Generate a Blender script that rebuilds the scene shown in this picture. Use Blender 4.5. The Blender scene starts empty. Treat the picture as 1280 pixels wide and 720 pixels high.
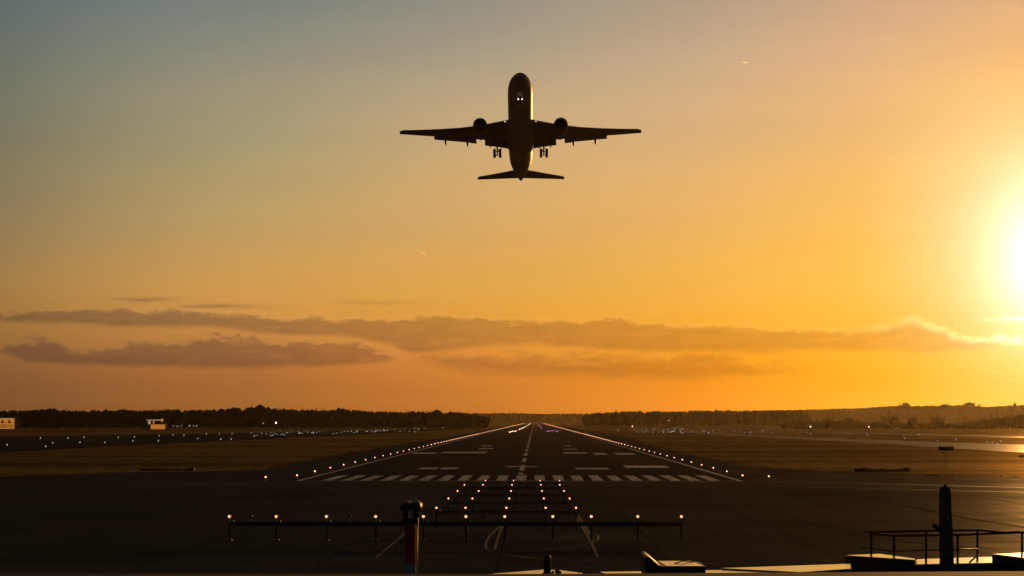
import bpy, math, random
from mathutils import Vector, Matrix, Euler
random.seed(7)
R = math.radians
sc = bpy.context.scene
col = sc.collection

# ------------------------------------------------------------------ camera
F = 2400.0                      # focal length in pixels of a 1280 wide frame
CAM = Vector((1.58, 0.0, 6.13))
cd = bpy.data.cameras.new('camera'); cam = bpy.data.objects.new('camera', cd); col.objects.link(cam)
cd.sensor_width = 36; cd.lens = 36 * F / 1280; cd.clip_start = 0.1; cd.clip_end = 60000
cam.location = CAM
cam.rotation_euler = Euler((R(90 + 3.964), 0, math.atan(28 / F)), 'XYZ')
sc.camera = cam
CM = cam.rotation_euler.to_matrix()

def ray(x, y):
    return CM @ Vector(((x - 640) / F, -(y - 360) / F, -1))
def P(x, y, D):
    "world point seen at photo pixel x,y standing D metres down the runway"
    r = ray(x, y); return CAM + r * (D / r.y)
def G(x, y, z=0.0):
    "ground point at photo pixel x,y"
    r = ray(x, y); return CAM + r * ((z - CAM.z) / r.z)

# ------------------------------------------------------------------ sun and sky
SUN_AZ, SUN_EL = R(15.3), R(4.6)
sdir = Vector((math.sin(SUN_AZ) * math.cos(SUN_EL), math.cos(SUN_AZ) * math.cos(SUN_EL), math.sin(SUN_EL)))
sl = bpy.data.lights.new('sun', 'SUN'); sl.energy = 2.0; sl.angle = R(0.6); sl.color = (1.0, 0.48, 0.12)
so = bpy.data.objects.new('sun', sl); col.objects.link(so)
so.rotation_euler = (-sdir).to_track_quat('-Z', 'Y').to_euler(); so.location = (60, 200, 60)

sc.view_settings.view_transform = 'Standard'; sc.view_settings.look = 'None'
sc.view_settings.exposure = 0.0; sc.view_settings.gamma = 1.0
sc.view_settings.use_curve_mapping = False

def lin(c):
    o = []
    for v in c[:3]:
        v = v / 255.0
        o.append(v / 12.92 if v <= 0.04045 else ((v + 0.055) / 1.055) ** 2.4)
    return (o[0], o[1], o[2], 1.0)

class NT:
    "small helper for building node trees"
    def __init__(s, tree): s.t = tree; s.n = tree.nodes; s.l = tree.links
    def new(s, typ, **kw):
        n = s.n.new(typ)
        for k, v in kw.items(): setattr(n, k, v)
        return n
    def put(s, sock, v):
        if hasattr(v, 'links') or isinstance(v, bpy.types.NodeSocket): s.l.new(v, sock)
        else: sock.default_value = v
    def m(s, op, a, b=0.0, c=None, clamp=False):
        n = s.new('ShaderNodeMath', operation=op, use_clamp=clamp)
        s.put(n.inputs[0], a); s.put(n.inputs[1], b)
        if c is not None: s.put(n.inputs[2], c)
        return n.outputs[0]
    def vm(s, op, a, b):
        n = s.new('ShaderNodeVectorMath', operation=op); s.put(n.inputs[0], a); s.put(n.inputs[1], b); return n.outputs[0]
    def rng(s, v, a, b, c=0.0, d=1.0, mode='SMOOTHSTEP'):
        n = s.new('ShaderNodeMapRange', interpolation_type=mode, clamp=True) if mode == 'LINEAR' else s.new('ShaderNodeMapRange', interpolation_type=mode)
        s.put(n.inputs[0], v); n.inputs[1].default_value = a; n.inputs[2].default_value = b
        n.inputs[3].default_value = c; n.inputs[4].default_value = d
        return n.outputs[0]
    def mix(s, f, a, b, blend='MIX'):
        n = s.new('ShaderNodeMix', data_type='RGBA', blend_type=blend)
        s.put(n.inputs[0], f); s.put(n.inputs[6], a); s.put(n.inputs[7], b); return n.outputs[2]
    def xyz(s, x, y, z=0.0):
        n = s.new('ShaderNodeCombineXYZ'); s.put(n.inputs[0], x); s.put(n.inputs[1], y); s.put(n.inputs[2], z); return n.outputs[0]
    def noise(s, vec, scale=1.0, detail=4.0, rough=0.55, dist=0.0):
        n = s.new('ShaderNodeTexNoise'); s.put(n.inputs['Vector'], vec)
        n.inputs['Scale'].default_value = scale; n.inputs['Detail'].default_value = detail
        n.inputs['Roughness'].default_value = rough; n.inputs['Distortion'].default_value = dist
        return n.outputs[0]
    def ramp(s, v, stops, interp='LINEAR'):
        n = s.new('ShaderNodeValToRGB'); r = n.color_ramp; r.interpolation = interp
        e = r.elements
        e[0].position, e[0].color = stops[0]; e[1].position, e[1].color = stops[-1]
        for p, c in stops[1:-1]:
            q = e.new(p); q.color = c
        s.put(n.inputs[0], v); return n.outputs[0]
    def curve(s, v, pts):
        n = s.new('ShaderNodeFloatCurve'); cu = n.mapping.curves[0]
        cu.points[0].location = pts[0]; cu.points[1].location = pts[-1]
        for p in pts[1:-1]: cu.points.new(*p)
        n.mapping.use_clip = False; n.mapping.update(); s.put(n.inputs[1], v); return n.outputs[0]

w = bpy.data.worlds.new('World'); sc.world = w; w.use_nodes = True
T = NT(w.node_tree); T.n.clear()
tc = T.new('ShaderNodeTexCoord'); sep = T.new('ShaderNodeSeparateXYZ'); T.l.new(tc.outputs['Generated'], sep.inputs[0])
DX, DY, DZ = sep.outputs
AZ = T.m('ARCTAN2', DX, DY); EL = T.m('ARCSINE', DZ)
# sky angles: U grows with azimuth and V falls with elevation, 2400 units to the radian
U = T.m('MULTIPLY_ADD', AZ, F, 668.0); V = T.m('MULTIPLY_ADD', EL, -F, 526.3)
cols = [
 (20,   [(104,119,118),(124,129,113),(142,133,103),(165,138,92),(180,134,72),(160,108,58),(128,82,46)]),
 (320,  [(122,131,123),(154,146,122),(172,155,112),(194,156,95),(208,150,75),(182,117,60),(152,94,42)]),
 (600,  [(150,145,131),(180,161,130),(206,169,116),(217,167,96),(226,162,68),(216,136,54),(184,108,40)]),
 (870,  [(180,159,134),(205,172,132),(223,177,117),(236,178,92),(242,174,66),(240,153,36),(226,128,20)]),
 (1070, [(207,169,135),(228,180,128),(240,186,108),(252,190,85),(255,190,68),(254,172,28),(250,160,8)]),
 (1260, [(225,175,130),(245,190,115),(252,208,120),(255,215,125),(255,212,105),(255,200,42),(255,180,8)]),
]
ys = [0, 100, 200, 300, 380, 450, 512]
v01 = T.m('DIVIDE', T.m('ADD', V, 60.0), 600.0, clamp=True)
sky = None
for i, (x, cs) in enumerate(cols):
    r = T.ramp(v01, [((y + 60) / 600.0, lin(c)) for y, c in zip(ys, cs)], 'CARDINAL')
    sky = r if sky is None else T.mix(T.rng(U, cols[i - 1][0], x, mode='LINEAR'), sky, r)
# faint streaks of thin high cloud
stv = T.xyz(T.m('DIVIDE', U, 420.0), T.m('DIVIDE', V, 46.0))
st = T.noise(stv, 1.0, 4, 0.55, 0.4)
sky = T.mix(1.0, sky, T.ramp(st, [(0.25, (0.97, 0.97, 0.975, 1)), (0.75, (1.03, 1.025, 1.02, 1))]), 'MULTIPLY')
# glow round the sun
SU, SV = 668 + F * SUN_AZ, 526.3 - F * SUN_EL
du = T.m('SUBTRACT', U, SU); dv = T.m('SUBTRACT', V, SV)
dist = T.m('SQRT', T.m('ADD', T.m('MULTIPLY', du, du), T.m('MULTIPLY', T.m('MULTIPLY', dv, dv), 0.72)))
g1 = T.m('EXPONENT', T.m('MULTIPLY', T.m('POWER', T.m('DIVIDE', dist, 68.0), 2.0), -1.0))
g2 = T.m('EXPONENT', T.m('DIVIDE', dist, -50.0))

# clouds: each bank lies between a bumpy top and a flatter base
u01 = T.m('DIVIDE', U, 1280.0, clamp=True)
nb = T.noise(T.xyz(T.m('DIVIDE', U, 34.0), T.m('DIVIDE', V, 15.0)), 1.0, 6, 0.6, 0.3)
nl = T.noise(T.xyz(T.m('DIVIDE', U, 120.0), T.m('DIVIDE', V, 40.0), 3.7), 1.0, 4, 0.55)
nd = T.noise(T.xyz(T.m('DIVIDE', U, 70.0), T.m('DIVIDE', V, 9.0), 5.1), 1.0, 5, 0.6, 0.5)
nf = T.noise(T.xyz(T.m('DIVIDE', U, 15.0), T.m('DIVIDE', V, 9.0), 8.2), 1.0, 4, 0.6)
bump = T.m('ADD', T.m('MULTIPLY', T.m('SUBTRACT', nb, 0.5), 44.0), T.m('MULTIPLY', T.m('SUBTRACT', nf, 0.5), 20.0))
wav = T.m('MULTIPLY', T.m('SUBTRACT', nl, 0.5), 26.0)
def bank(top, base, soft_t, soft_b, bamp, wamp):
    f = lambda pts: [(x / 1280.0, (y - 360) / 160.0) for x, y in pts]
    tv = T.m('MULTIPLY_ADD', T.curve(u01, f(top)), 160.0, 360.0)
    bv = T.m('MULTIPLY_ADD', T.curve(u01, f(base)), 160.0, 360.0)
    a = T.m('SUBTRACT', T.m('MULTIPLY_ADD', bump, bamp, V), tv)
    b = T.m('SUBTRACT', bv, T.m('MULTIPLY_ADD', wav, wamp, V))
    return T.m('MULTIPLY', T.rng(a, -soft_t, soft_t), T.rng(b, -soft_b, soft_b)), a
c1, e1 = bank([(0,399),(.0+60,395),(130,391.5),(200,391),(300,396),(400,400),(480,400),(540,396),(640,401),(735,402),(765,399),(800,405),(850,409),(920,409),(980,414),(1080,415),(1132,406),(1152,411),(1190,424),(1240,429),(1280,431)],
          [(0,403),(60,407),(200,409),(250,411),(350,418),(430,423),(490,432),(520,441),(560,436),(640,434),(720,436),(850,440),(1000,441),(1180,440),(1225,437),(1245,431),(1280,428)], 4.5, 5.0, 0.55, 0.7)
c2, e2 = bank([(0,446),(20,438),(60,430),(92,437),(112,441),(180,432),(240,428),(280,420),(320,423),(380,430),(440,428),(470,437),(495,444),(520,456),(600,470),(1280,480)],
          [(0,440),(24,446),(60,456),(130,457.5),(250,459),(400,458.5),(460,456),(495,449),(520,446),(600,430),(1280,420)], 6.5, 5.0, 0.8, 0.7)
c3, e3 = bank([(0,480),(480,465),(520,452),(545,445),(600,446),(680,448),(760,447),(830,449),(880,443),(915,450),(950,459),(985,457),(1005,462),(1060,475),(1280,490)],
          [(0,420),(480,440),(520,449),(560,455),(600,464),(680,471),(760,472),(880,472),(920,470),(950,467),(985,463),(1005,460),(1060,445),(1280,420)], 10.0, 9.0, 0.9, 1.0)
def wisp(x, y, a, b):
    d = T.m('ADD', T.m('POWER', T.m('DIVIDE', T.m('SUBTRACT', U, x), a), 2.0), T.m('POWER', T.m('DIVIDE', T.m('SUBTRACT', T.m('MULTIPLY_ADD', wav, 0.5, V), y), b), 2.0))
    return T.m('EXPONENT', T.m('MULTIPLY', d, -1.0))
ws = T.m('ADD', T.m('ADD', wisp(185, 376, 34, 2.6), T.m('MULTIPLY', wisp(272, 386, 52, 2.6), 0.9)), T.m('MULTIPLY', wisp(468, 379, 52, 2.6), 0.5))
cm = T.m('MAXIMUM', T.m('MAXIMUM', T.m('MULTIPLY', c1, 0.95), T.m('MULTIPLY', c2, 0.97)), T.m('MAXIMUM', T.m('MULTIPLY', c3, 0.92), T.m('MULTIPLY', ws, 0.8)), clamp=True)
cm = T.m('MULTIPLY', cm, T.rng(nd, 0.28, 0.5, 0.68, 1.0))
tint = T.mix(T.rng(U, 250, 1230, mode='LINEAR'), (0.53, 0.57, 0.86, 1), (0.82, 0.74, 0.82, 1))
tint = T.mix(1.0, tint, T.ramp(nb, [(0.3, (0.93, 0.93, 0.93, 1)), (0.7, (1.1, 1.08, 1.06, 1))]), 'MULTIPLY')
sky = T.mix(cm, sky, T.mix(1.0, sky, tint, 'MULTIPLY'))
# sunlit cloud edges
rim = T.m('EXPONENT', T.m('MULTIPLY', T.m('POWER', T.m('DIVIDE', e1, 4.2), 2.0), -1.0))
rim = T.m('MULTIPLY', T.m('MULTIPLY', rim, T.m('MULTIPLY', T.m('EXPONENT', T.m('DIVIDE', dist, -55.0)), T.rng(nf, 0.3, 0.65, 0.4, 1.2))), 4.6)
rim2 = T.m('MULTIPLY', T.m('EXPONENT', T.m('MULTIPLY', T.m('POWER', T.m('DIVIDE', T.m('ADD', e1, 2.0), 3.0), 2.0), -1.0)), 0.10)
rim3 = T.m('MULTIPLY', T.m('EXPONENT', T.m('MULTIPLY', T.m('POWER', T.m('DIVIDE', T.m('ADD', e2, 2.0), 3.0), 2.0), -1.0)), T.m('MULTIPLY', c2, 0.25))
brw = T.m('MULTIPLY', wisp(1262, 403.5, 30, 2.4), 0.9)
glow = T.m('ADD', T.m('MULTIPLY', g1, 0.35), T.m('MULTIPLY', g2, 1.9))
add = T.mix(1.0, T.mix(1.0, (1, 0.9, 0.9, 1), glow, 'MULTIPLY'), T.mix(1.0, (1, 0.86, 0.5, 1), T.m('ADD', rim, brw), 'MULTIPLY'), 'ADD')
sky = T.mix(1.0, sky, add, 'ADD')
sky = T.mix(1.0, sky, T.mix(1.0, (0.5, 0.3, 0.12, 1), T.m('MULTIPLY', T.m('ADD', rim2, rim3), T.rng(U, -100, 300)), 'MULTIPLY'), 'ADD')
# the rest of the dusk sky: overhead and behind it is dim blue grey
nish = T.new('ShaderNodeTexSky', sky_type='NISHITA'); nish.sun_disc = False
nish.sun_elevation = SUN_EL; nish.sun_rotation = SUN_AZ; nish.air_density = 1.5; nish.dust_density = 2.0
dusk = T.mix(1.0, T.mix(1.0, nish.outputs[0], (0.003, 0.003, 0.003, 1), 'MULTIPLY'), (0.008, 0.012, 0.017, 1), 'ADD')
away = T.m('MAXIMUM', T.rng(T.m('ABSOLUTE', T.m('SUBTRACT', AZ, 0.15)), 0.3, 0.7), T.rng(EL, 0.19, 0.42), clamp=True)
sky = T.mix(away, sky, dusk)
bg = T.new('ShaderNodeBackground'); T.l.new(sky, bg.inputs[0]); bg.inputs[1].default_value = 1.0
wo = T.new('ShaderNodeOutputWorld'); T.l.new(bg.outputs[0], wo.inputs[0])
w.cycles.sampling_method = 'MANUAL'; w.cycles.sample_map_resolution = 1024

cy = sc.cycles
cy.use_denoising = True; cy.max_bounces = 6; cy.volume_bounces = 1; cy.sample_clamp_indirect = 4.0

# ------------------------------------------------------------------ materials
def mat(name, c, rough=0.6, spec=0.3, metal=0.0, noise=None, c2=None, detail=5, stretch=(1, 1, 1), bump=0.0, coat=0.0, rvar=0.0):
    m = bpy.data.materials.new(name); m.use_nodes = True
    t = NT(m.node_tree); b = m.node_tree.nodes['Principled BSDF']
    b.inputs['Roughness'].default_value = rough; b.inputs['Specular IOR Level'].default_value = spec
    b.inputs['Metallic'].default_value = metal; b.inputs['Coat Weight'].default_value = coat
    b.inputs['Base Color'].default_value = (*c, 1)
    if noise:
        tcn = t.new('ShaderNodeTexCoord'); v = t.vm('MULTIPLY', tcn.outputs['Object'], stretch)
        n = t.noise(v, noise, detail, 0.6)
        t.l.new(t.ramp(n, [(0.3, (*c, 1)), (0.7, (*(c2 or c), 1))]), b.inputs['Base Color'])
        if rvar: t.l.new(t.rng(n, 0.3, 0.7, rough - rvar, rough + rvar, 'LINEAR'), b.inputs['Roughness'])
        if bump:
            bn = t.new('ShaderNodeBump'); bn.inputs['Strength'].default_value = bump; bn.inputs['Distance'].default_value = 0.02
            t.l.new(n, bn.inputs['Height']); t.l.new(bn.outputs[0], b.inputs['Normal'])
    return m
def glowmat(name, c, s, sample=False):
    m = bpy.data.materials.new(name); m.use_nodes = True
    b = m.node_tree.nodes['Principled BSDF']; b.inputs['Base Color'].default_value = (0.2, 0.2, 0.2, 1)
    b.inputs['Emission Color'].default_value = (*c, 1); b.inputs['Emission Strength'].default_value = s
    if not sample: m.cycles.emission_sampling = 'NONE'
    return m

def asphalt(name, lo, hi, rough, spec):
    m = bpy.data.materials.new(name); m.use_nodes = True
    t = NT(m.node_tree); b = m.node_tree.nodes['Principled BSDF']
    o = t.new('ShaderNodeTexCoord').outputs['Object']
    big = t.noise(o, 0.035, 5, 0.6, 0.4)
    strk = t.noise(t.vm('MULTIPLY', o, (0.012, 0.22, 1)), 1.0, 5, 0.6, 0.3)
    strk2 = t.noise(t.vm('MULTIPLY', o, (0.9, 0.02, 1)), 1.0, 4, 0.6)
    fine = t.noise(o, 3.0, 4, 0.7)
    br = t.new('ShaderNodeTexBrick'); t.l.new(o, br.inputs['Vector']); br.offset = 0.0; br.inputs['Scale'].default_value = 1.0
    br.inputs['Brick Width'].default_value = 7.5; br.inputs['Row Height'].default_value = 7.5; br.inputs['Mortar Size'].default_value = 0.05; br.inputs['Mortar Smooth'].default_value = 0.3
    br.inputs['Color1'].default_value = (0.86, 0.86, 0.86, 1); br.inputs['Color2'].default_value = (1.1, 1.1, 1.1, 1); br.inputs['Mortar'].default_value = (0.5, 0.5, 0.5, 1)
    s = t.m('ADD', t.m('ADD', t.m('MULTIPLY', big, 0.35), t.m('MULTIPLY', strk, 0.3)), t.m('ADD', t.m('MULTIPLY', strk2, 0.2), t.m('MULTIPLY', fine, 0.15)))
    t.l.new(t.mix(1.0, t.ramp(s, [(0.40, (*lo, 1)), (0.60, (*hi, 1))]), br.outputs[0], 'MULTIPLY'), b.inputs['Base Color'])
    t.l.new(t.rng(s, 0.35, 0.65, rough - 0.1, rough + 0.08, 'LINEAR'), b.inputs['Roughness'])
    b.inputs['Specular IOR Level'].default_value = 0.0
    gl = t.new('ShaderNodeBsdfGlossy'); t.l.new(t.mix(1.0, (0.95, 0.90, 0.84, 1), br.outputs[0], 'MULTIPLY'), gl.inputs['Color']); t.l.new(t.rng(s, 0.35, 0.65, rough - 0.1, rough + 0.08, 'LINEAR'), gl.inputs['Roughness'])
    ms = t.new('ShaderNodeMixShader'); t.l.new(t.rng(s, 0.38, 0.62, spec * 1.5, spec * 0.6, 'LINEAR'), ms.inputs[0]); t.l.new(b.outputs[0], ms.inputs[1]); t.l.new(gl.outputs[0], ms.inputs[2])
    out = [n for n in t.n if n.type == 'OUTPUT_MATERIAL'][0]; t.l.new(ms.outputs[0], out.inputs['Surface'])
    return m
M = {}
M['apron'] = asphalt('apron_asphalt', (0.026, 0.025, 0.024), (0.066, 0.060, 0.054), 0.50, 0.030)
M['runway'] = asphalt('runway_asphalt', (0.022, 0.021, 0.020), (0.058, 0.053, 0.048), 0.58, 0.024)
M['taxi'] = asphalt('taxiway_asphalt', (0.022, 0.022, 0.023), (0.045, 0.044, 0.046), 0.6, 0.02)
M['taxiwet'] = asphalt('damp_asphalt', (0.03, 0.028, 0.026), (0.06, 0.055, 0.05), 0.36, 0.16)
M['white'] = mat('white_paint', (0.72, 0.72, 0.72), 0.6, 0.006, noise=0.9, c2=(0.88, 0.88, 0.88))
def wear():
    t = NT(M['white'].node_tree); b = M['white'].node_tree.nodes['Principled BSDF']; o = t.new('ShaderNodeTexCoord').outputs['Object']
    old = b.inputs['Base Color'].links[0].from_socket
    a = t.noise(t.vm('MULTIPLY', o, (2.2, 0.10, 1)), 1.0, 6, 0.7); c = t.noise(t.vm('MULTIPLY', o, (1.0, 0.5, 1)), 1.0, 5, 0.7)
    f = t.rng(t.m('ADD', t.m('MULTIPLY', a, 0.6), t.m('MULTIPLY', c, 0.4)), 0.40, 0.60, 0.6, 0.0, 'LINEAR')
    t.l.new(t.mix(f, old, (0.06, 0.055, 0.05, 1)), b.inputs['Base Color'])
wear()
M['faded'] = mat('faded_paint', (0.07, 0.068, 0.065), 0.6, 0.02, noise=0.4, c2=(0.24, 0.23, 0.22))
M['worn'] = mat('worn_paint', (0.05, 0.047, 0.044), 0.6, 0.0, noise=0.12, c2=(0.13, 0.125, 0.12), detail=3)
M['tyremark'] = mat('rubber_marks', (0.014, 0.013, 0.012), 0.7, 0.0, noise=0.3, c2=(0.03, 0.028, 0.026))
M['yellow'] = mat('worn_yellow_paint', (0.07, 0.05, 0.03), 0.6, 0.02, noise=0.5, c2=(0.18, 0.12, 0.06))
def grass_mat():
    m = bpy.data.materials.new('dry_grass'); m.use_nodes = True
    t = NT(m.node_tree); b = m.node_tree.nodes['Principled BSDF']
    o = t.new('ShaderNodeTexCoord').outputs['Object']
    a = t.noise(t.vm('MULTIPLY', o, (0.004, 0.03, 1)), 1.0, 6, 0.65, 0.5)
    d = t.noise(t.vm('MULTIPLY', o, (0.03, 0.22, 1)), 1.0, 5, 0.7, 0.3)
    c = t.noise(t.vm('MULTIPLY', o, (0.5, 0.12, 1)), 1.0, 5, 0.75)
    s = t.m('ADD', t.m('MULTIPLY', a, 0.45), t.m('ADD', t.m('MULTIPLY', c, 0.25), t.m('MULTIPLY', d, 0.3)))
    t.l.new(t.ramp(s, [(0.40, (0.05, 0.034, 0.010, 1)), (0.5, (0.20, 0.120, 0.032, 1)), (0.60, (0.40, 0.24, 0.07, 1))]), b.inputs['Base Color'])
    b.inputs['Roughness'].default_value = 0.9; b.inputs['Specular IOR Level'].default_value = 0.0
    gl = t.new('ShaderNodeBsdfGlossy'); gl.inputs['Color'].default_value = (1.0, 0.72, 0.35, 1); gl.inputs['Roughness'].default_value = 0.55
    ms = t.new('ShaderNodeMixShader'); t.l.new(t.rng(s, 0.40, 0.60, 0.012, 0.095, 'LINEAR'), ms.inputs[0]); t.l.new(b.outputs[0], ms.inputs[1]); t.l.new(gl.outputs[0], ms.inputs[2])
    out = [n for n in t.n if n.type == 'OUTPUT_MATERIAL'][0]; t.l.new(ms.outputs[0], out.inputs['Surface'])
    return m
M['grass'] = grass_mat()
M['leaf'] = mat('foliage', (0.022, 0.024, 0.009), 0.8, 0.0, noise=0.15, c2=(0.05, 0.048, 0.017))
M['bark'] = mat('bark', (0.04, 0.028, 0.018), 0.9, 0.1, noise=2.0, c2=(0.08, 0.055, 0.035))
M['hill'] = mat('hillside', (0.03, 0.03, 0.012), 0.9, 0.0, noise=0.02, c2=(0.07, 0.06, 0.025))
M['hull'] = mat('aircraft_paint', (0.30, 0.31, 0.33), 0.5, 0.2, noise=0.35, c2=(0.40, 0.41, 0.42), detail=7)
M['wingm'] = mat('wing_grey', (0.15, 0.155, 0.16), 0.5, 0.12, noise=0.7, c2=(0.20, 0.20, 0.21))
M['nac'] = mat('nacelle_paint', (0.14, 0.145, 0.15), 0.45, 0.2, noise=0.8, c2=(0.18, 0.185, 0.19))
M['dark'] = mat('dark_metal', (0.018, 0.018, 0.018), 0.5, 0.3, noise=3.0, c2=(0.035, 0.034, 0.033))
M['steel'] = mat('bare_steel', (0.30, 0.29, 0.28), 0.35, 0.5, 0.9, noise=2.0, c2=(0.42, 0.41, 0.40))
M['rubber'] = mat('tyre_rubber', (0.012, 0.012, 0.012), 0.8, 0.2, noise=4.0, c2=(0.025, 0.025, 0.025))
M['glass'] = mat('cockpit_glass', (0.02, 0.025, 0.03), 0.08, 0.6, noise=1.0, c2=(0.03, 0.035, 0.04))
M['concrete'] = mat('lit_top_concrete', (0.30, 0.27, 0.24), 0.24, 0.6, noise=0.9, c2=(0.44, 0.40, 0.36), rvar=0.08, coat=0.8)  # lit copy for tops: low sun put into colour and gloss
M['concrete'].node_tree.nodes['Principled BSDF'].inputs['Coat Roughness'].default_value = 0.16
M['concrete_side'] = mat('shaded_concrete', (0.05, 0.045, 0.04), 0.8, 0.2, noise=1.4, c2=(0.10, 0.09, 0.08))  # darker copy of the concrete: shade of the sides put into its colour
M['parapet'] = mat('parapet_concrete', (0.09, 0.088, 0.09), 0.8, 0.02, noise=2.5, c2=(0.15, 0.145, 0.145))
M['timber'] = mat('weathered_timber', (0.08, 0.07, 0.065), 0.8, 0.2, noise=2.0, c2=(0.16, 0.14, 0.125), stretch=(6, 6, 0.5), bump=0.4)
M['red'] = mat('red_paint', (0.50, 0.022, 0.018), 0.35, 0.4, noise=3.0, c2=(0.60, 0.03, 0.024))
M['palep'] = mat('pale_blue_paint', (0.36, 0.40, 0.46), 0.35, 0.4, noise=3.0, c2=(0.46, 0.50, 0.56))
M['wall'] = mat('rendered_wall', (0.16, 0.13, 0.10), 0.8, 0.2, noise=0.6, c2=(0.24, 0.20, 0.15))
M['roofm'] = mat('roof_sheet', (0.05, 0.045, 0.04), 0.6, 0.3, noise=0.8, c2=(0.09, 0.08, 0.07))
M['signm'] = mat('sign_back', (0.03, 0.024, 0.02), 0.6, 0.2, noise=1.5, c2=(0.06, 0.05, 0.04))
def ice():
    m = bpy.data.materials.new('ice_cloud'); m.use_nodes = True; t = NT(m.node_tree); t.n.clear()
    v = t.new('ShaderNodeVolumePrincipled'); v.inputs['Color'].default_value = (1, .97, .9, 1); v.inputs['Density'].default_value = 0.35; v.inputs['Anisotropy'].default_value = 0.75
    o = t.new('ShaderNodeOutputMaterial'); t.l.new(v.outputs[0], o.inputs['Volume']); return m
M['contrail'] = ice()
M['bulb'] = glowmat('lamp_glow', (1.0, 0.54, 0.30), 2.6, True)
M['halo'] = glowmat('red_halo_glow', (1.0, 0.14, 0.035), 0.55)
M['edge'] = glowmat('edge_lamp_glow', (1.0, 0.46, 0.22), 3.0)
M['edgefar'] = glowmat('far_edge_lamp_glow', (1.0, 0.44, 0.19), 3.0)
M['redl'] = glowmat('red_lamp_glow', (1.0, 0.16, 0.08), 3.5)
M['whitel'] = glowmat('white_lamp_glow', (1.0, 0.68, 0.46), 4.0)
M['purple'] = glowmat('purple_lamp_glow', (0.50, 0.12, 0.48), 1.5)
M['pale'] = glowmat('pale_lamp_glow', (0.92, 0.88, 0.90), 1.0)
M['landing'] = glowmat('landing_lamp_glow', (1.0, 0.78, 0.58), 3.0)
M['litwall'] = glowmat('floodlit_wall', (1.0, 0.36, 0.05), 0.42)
M['litcream'] = glowmat('lit_cream_window', (1.0, 0.58, 0.28), 0.4)

# ------------------------------------------------------------------ mesh helpers
class MB:
    def __init__(s): s.v = []; s.f = []; s.mi = []
    def add(s, vs, fs, mi=0):
        o = len(s.v); s.v += [tuple(v) for v in vs]
        for f in fs: s.f.append(tuple(i + o for i in f)); s.mi.append(mi)
    def box(s, c, d, rot=None, mi=0):
        c = Vector(c); q = []
        for sx in (-1, 1):
            for sy in (-1, 1):
                for sz in (-1, 1):
                    p = Vector((sx * d[0] / 2, sy * d[1] / 2, sz * d[2] / 2))
                    if rot is not None: p = rot @ p
                    q.append(c + p)
        s.add(q, [(0, 1, 3, 2), (4, 6, 7, 5), (0, 4, 5, 1), (2, 3, 7, 6), (0, 2, 6, 4), (1, 5, 7, 3)], mi)
    def bbox(s, c, d, b=0.02, mi=0):
        "box with chamfered upright and top edges"
        x, y, z = d[0] / 2, d[1] / 2, d[2] / 2
        def ringp(i, zz): return [Vector(c) + Vector(p) for p in ((-x + i, -y, zz), (x - i, -y, zz), (x, -y + i, zz), (x, y - i, zz), (x - i, y, zz), (-x + i, y, zz), (-x, y - i, zz), (-x, -y + i, zz))]
        def shrink(r, k): return [Vector(c) + Vector(((p.x - c[0]) * (x - k) / x, (p.y - c[1]) * (y - k) / y, p.z - c[2])) for p in r]
        r0 = ringp(b, -z); r1 = ringp(b, z - b); r2 = [p + Vector((0, 0, b)) for p in shrink(r1, b)]
        s.loft([r0, r1, r2], mi=mi)
    def loft(s, rings, cap=True, mi=0, closed=True):
        n = len(rings[0]); o = len(s.v)
        for r in rings: s.v += [tuple(p) for p in r]
        for i in range(len(rings) - 1):
            for j in range(n if closed else n - 1):
                k = (j + 1) % n
                s.f.append((o + i * n + j, o + i * n + k, o + (i + 1) * n + k, o + (i + 1) * n + j)); s.mi.append(mi)
        if cap:
            s.f.append(tuple(o + j for j in reversed(range(n)))); s.mi.append(mi)
            s.f.append(tuple(o + (len(rings) - 1) * n + j for j in range(n))); s.mi.append(mi)
    def tube(s, pts, r, n=8, mi=0):
        pts = [Vector(p) for p in pts]; rs = r if isinstance(r, (list, tuple)) else [r] * len(pts)
        rings = []
        for i, p in enumerate(pts):
            d = (pts[min(i + 1, len(pts) - 1)] - pts[max(i - 1, 0)]).normalized()
            a = d.cross(Vector((0, 0, 1)) if abs(d.z) < 0.9 else Vector((1, 0, 0))).normalized(); b = d.cross(a)
            rings.append([p + (a * math.cos(t) + b * math.sin(t)) * rs[i] for t in [2 * math.pi * k / n for k in range(n)]])
        s.loft(rings, mi=mi)
    def ball(s, c, r, nu=10, nv=6, sz=1.0, mi=0):
        c = Vector(c); rings = []
        for i in range(nv + 1):
            t = math.pi * (0.02 + 0.96 * i / nv)
            rings.append([c + Vector((r * math.sin(t) * math.cos(2 * math.pi * k / nu), r * math.sin(t) * math.sin(2 * math.pi * k / nu), -r * sz * math.cos(t))) for k in range(nu)])
        s.loft(rings, mi=mi)
    def prism(s, poly, z0, z1, mi=0, side=None):
        n = len(poly); lo = [Vector((p[0], p[1], z0)) for p in poly]; hi = [Vector((p[0], p[1], z1)) for p in poly]
        s.add(lo + hi, [(i, (i + 1) % n, n + (i + 1) % n, n + i) for i in range(n)], mi if side is None else side)
        s.add(hi, [tuple(range(n))], mi); s.add(lo, [tuple(reversed(range(n)))], mi if side is None else side)
    def build(s, name, m, parent=None, smooth=False, loc=None, angle=None):
        me = bpy.data.meshes.new(name); me.from_pydata(s.v, [], s.f)
        for x in (m if isinstance(m, (list, tuple)) else [m]): me.materials.append(x)
        me.polygons.foreach_set('material_index', s.mi)
        if smooth:
            me.polygons.foreach_set('use_smooth', [True] * len(s.f))
            if angle: me.set_sharp_from_angle(angle=R(angle))
        me.update()
        o = bpy.data.objects.new(name, me); col.objects.link(o)
        if parent is not None: o.parent = parent
        if loc is not None: o.location = loc
        return o
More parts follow.
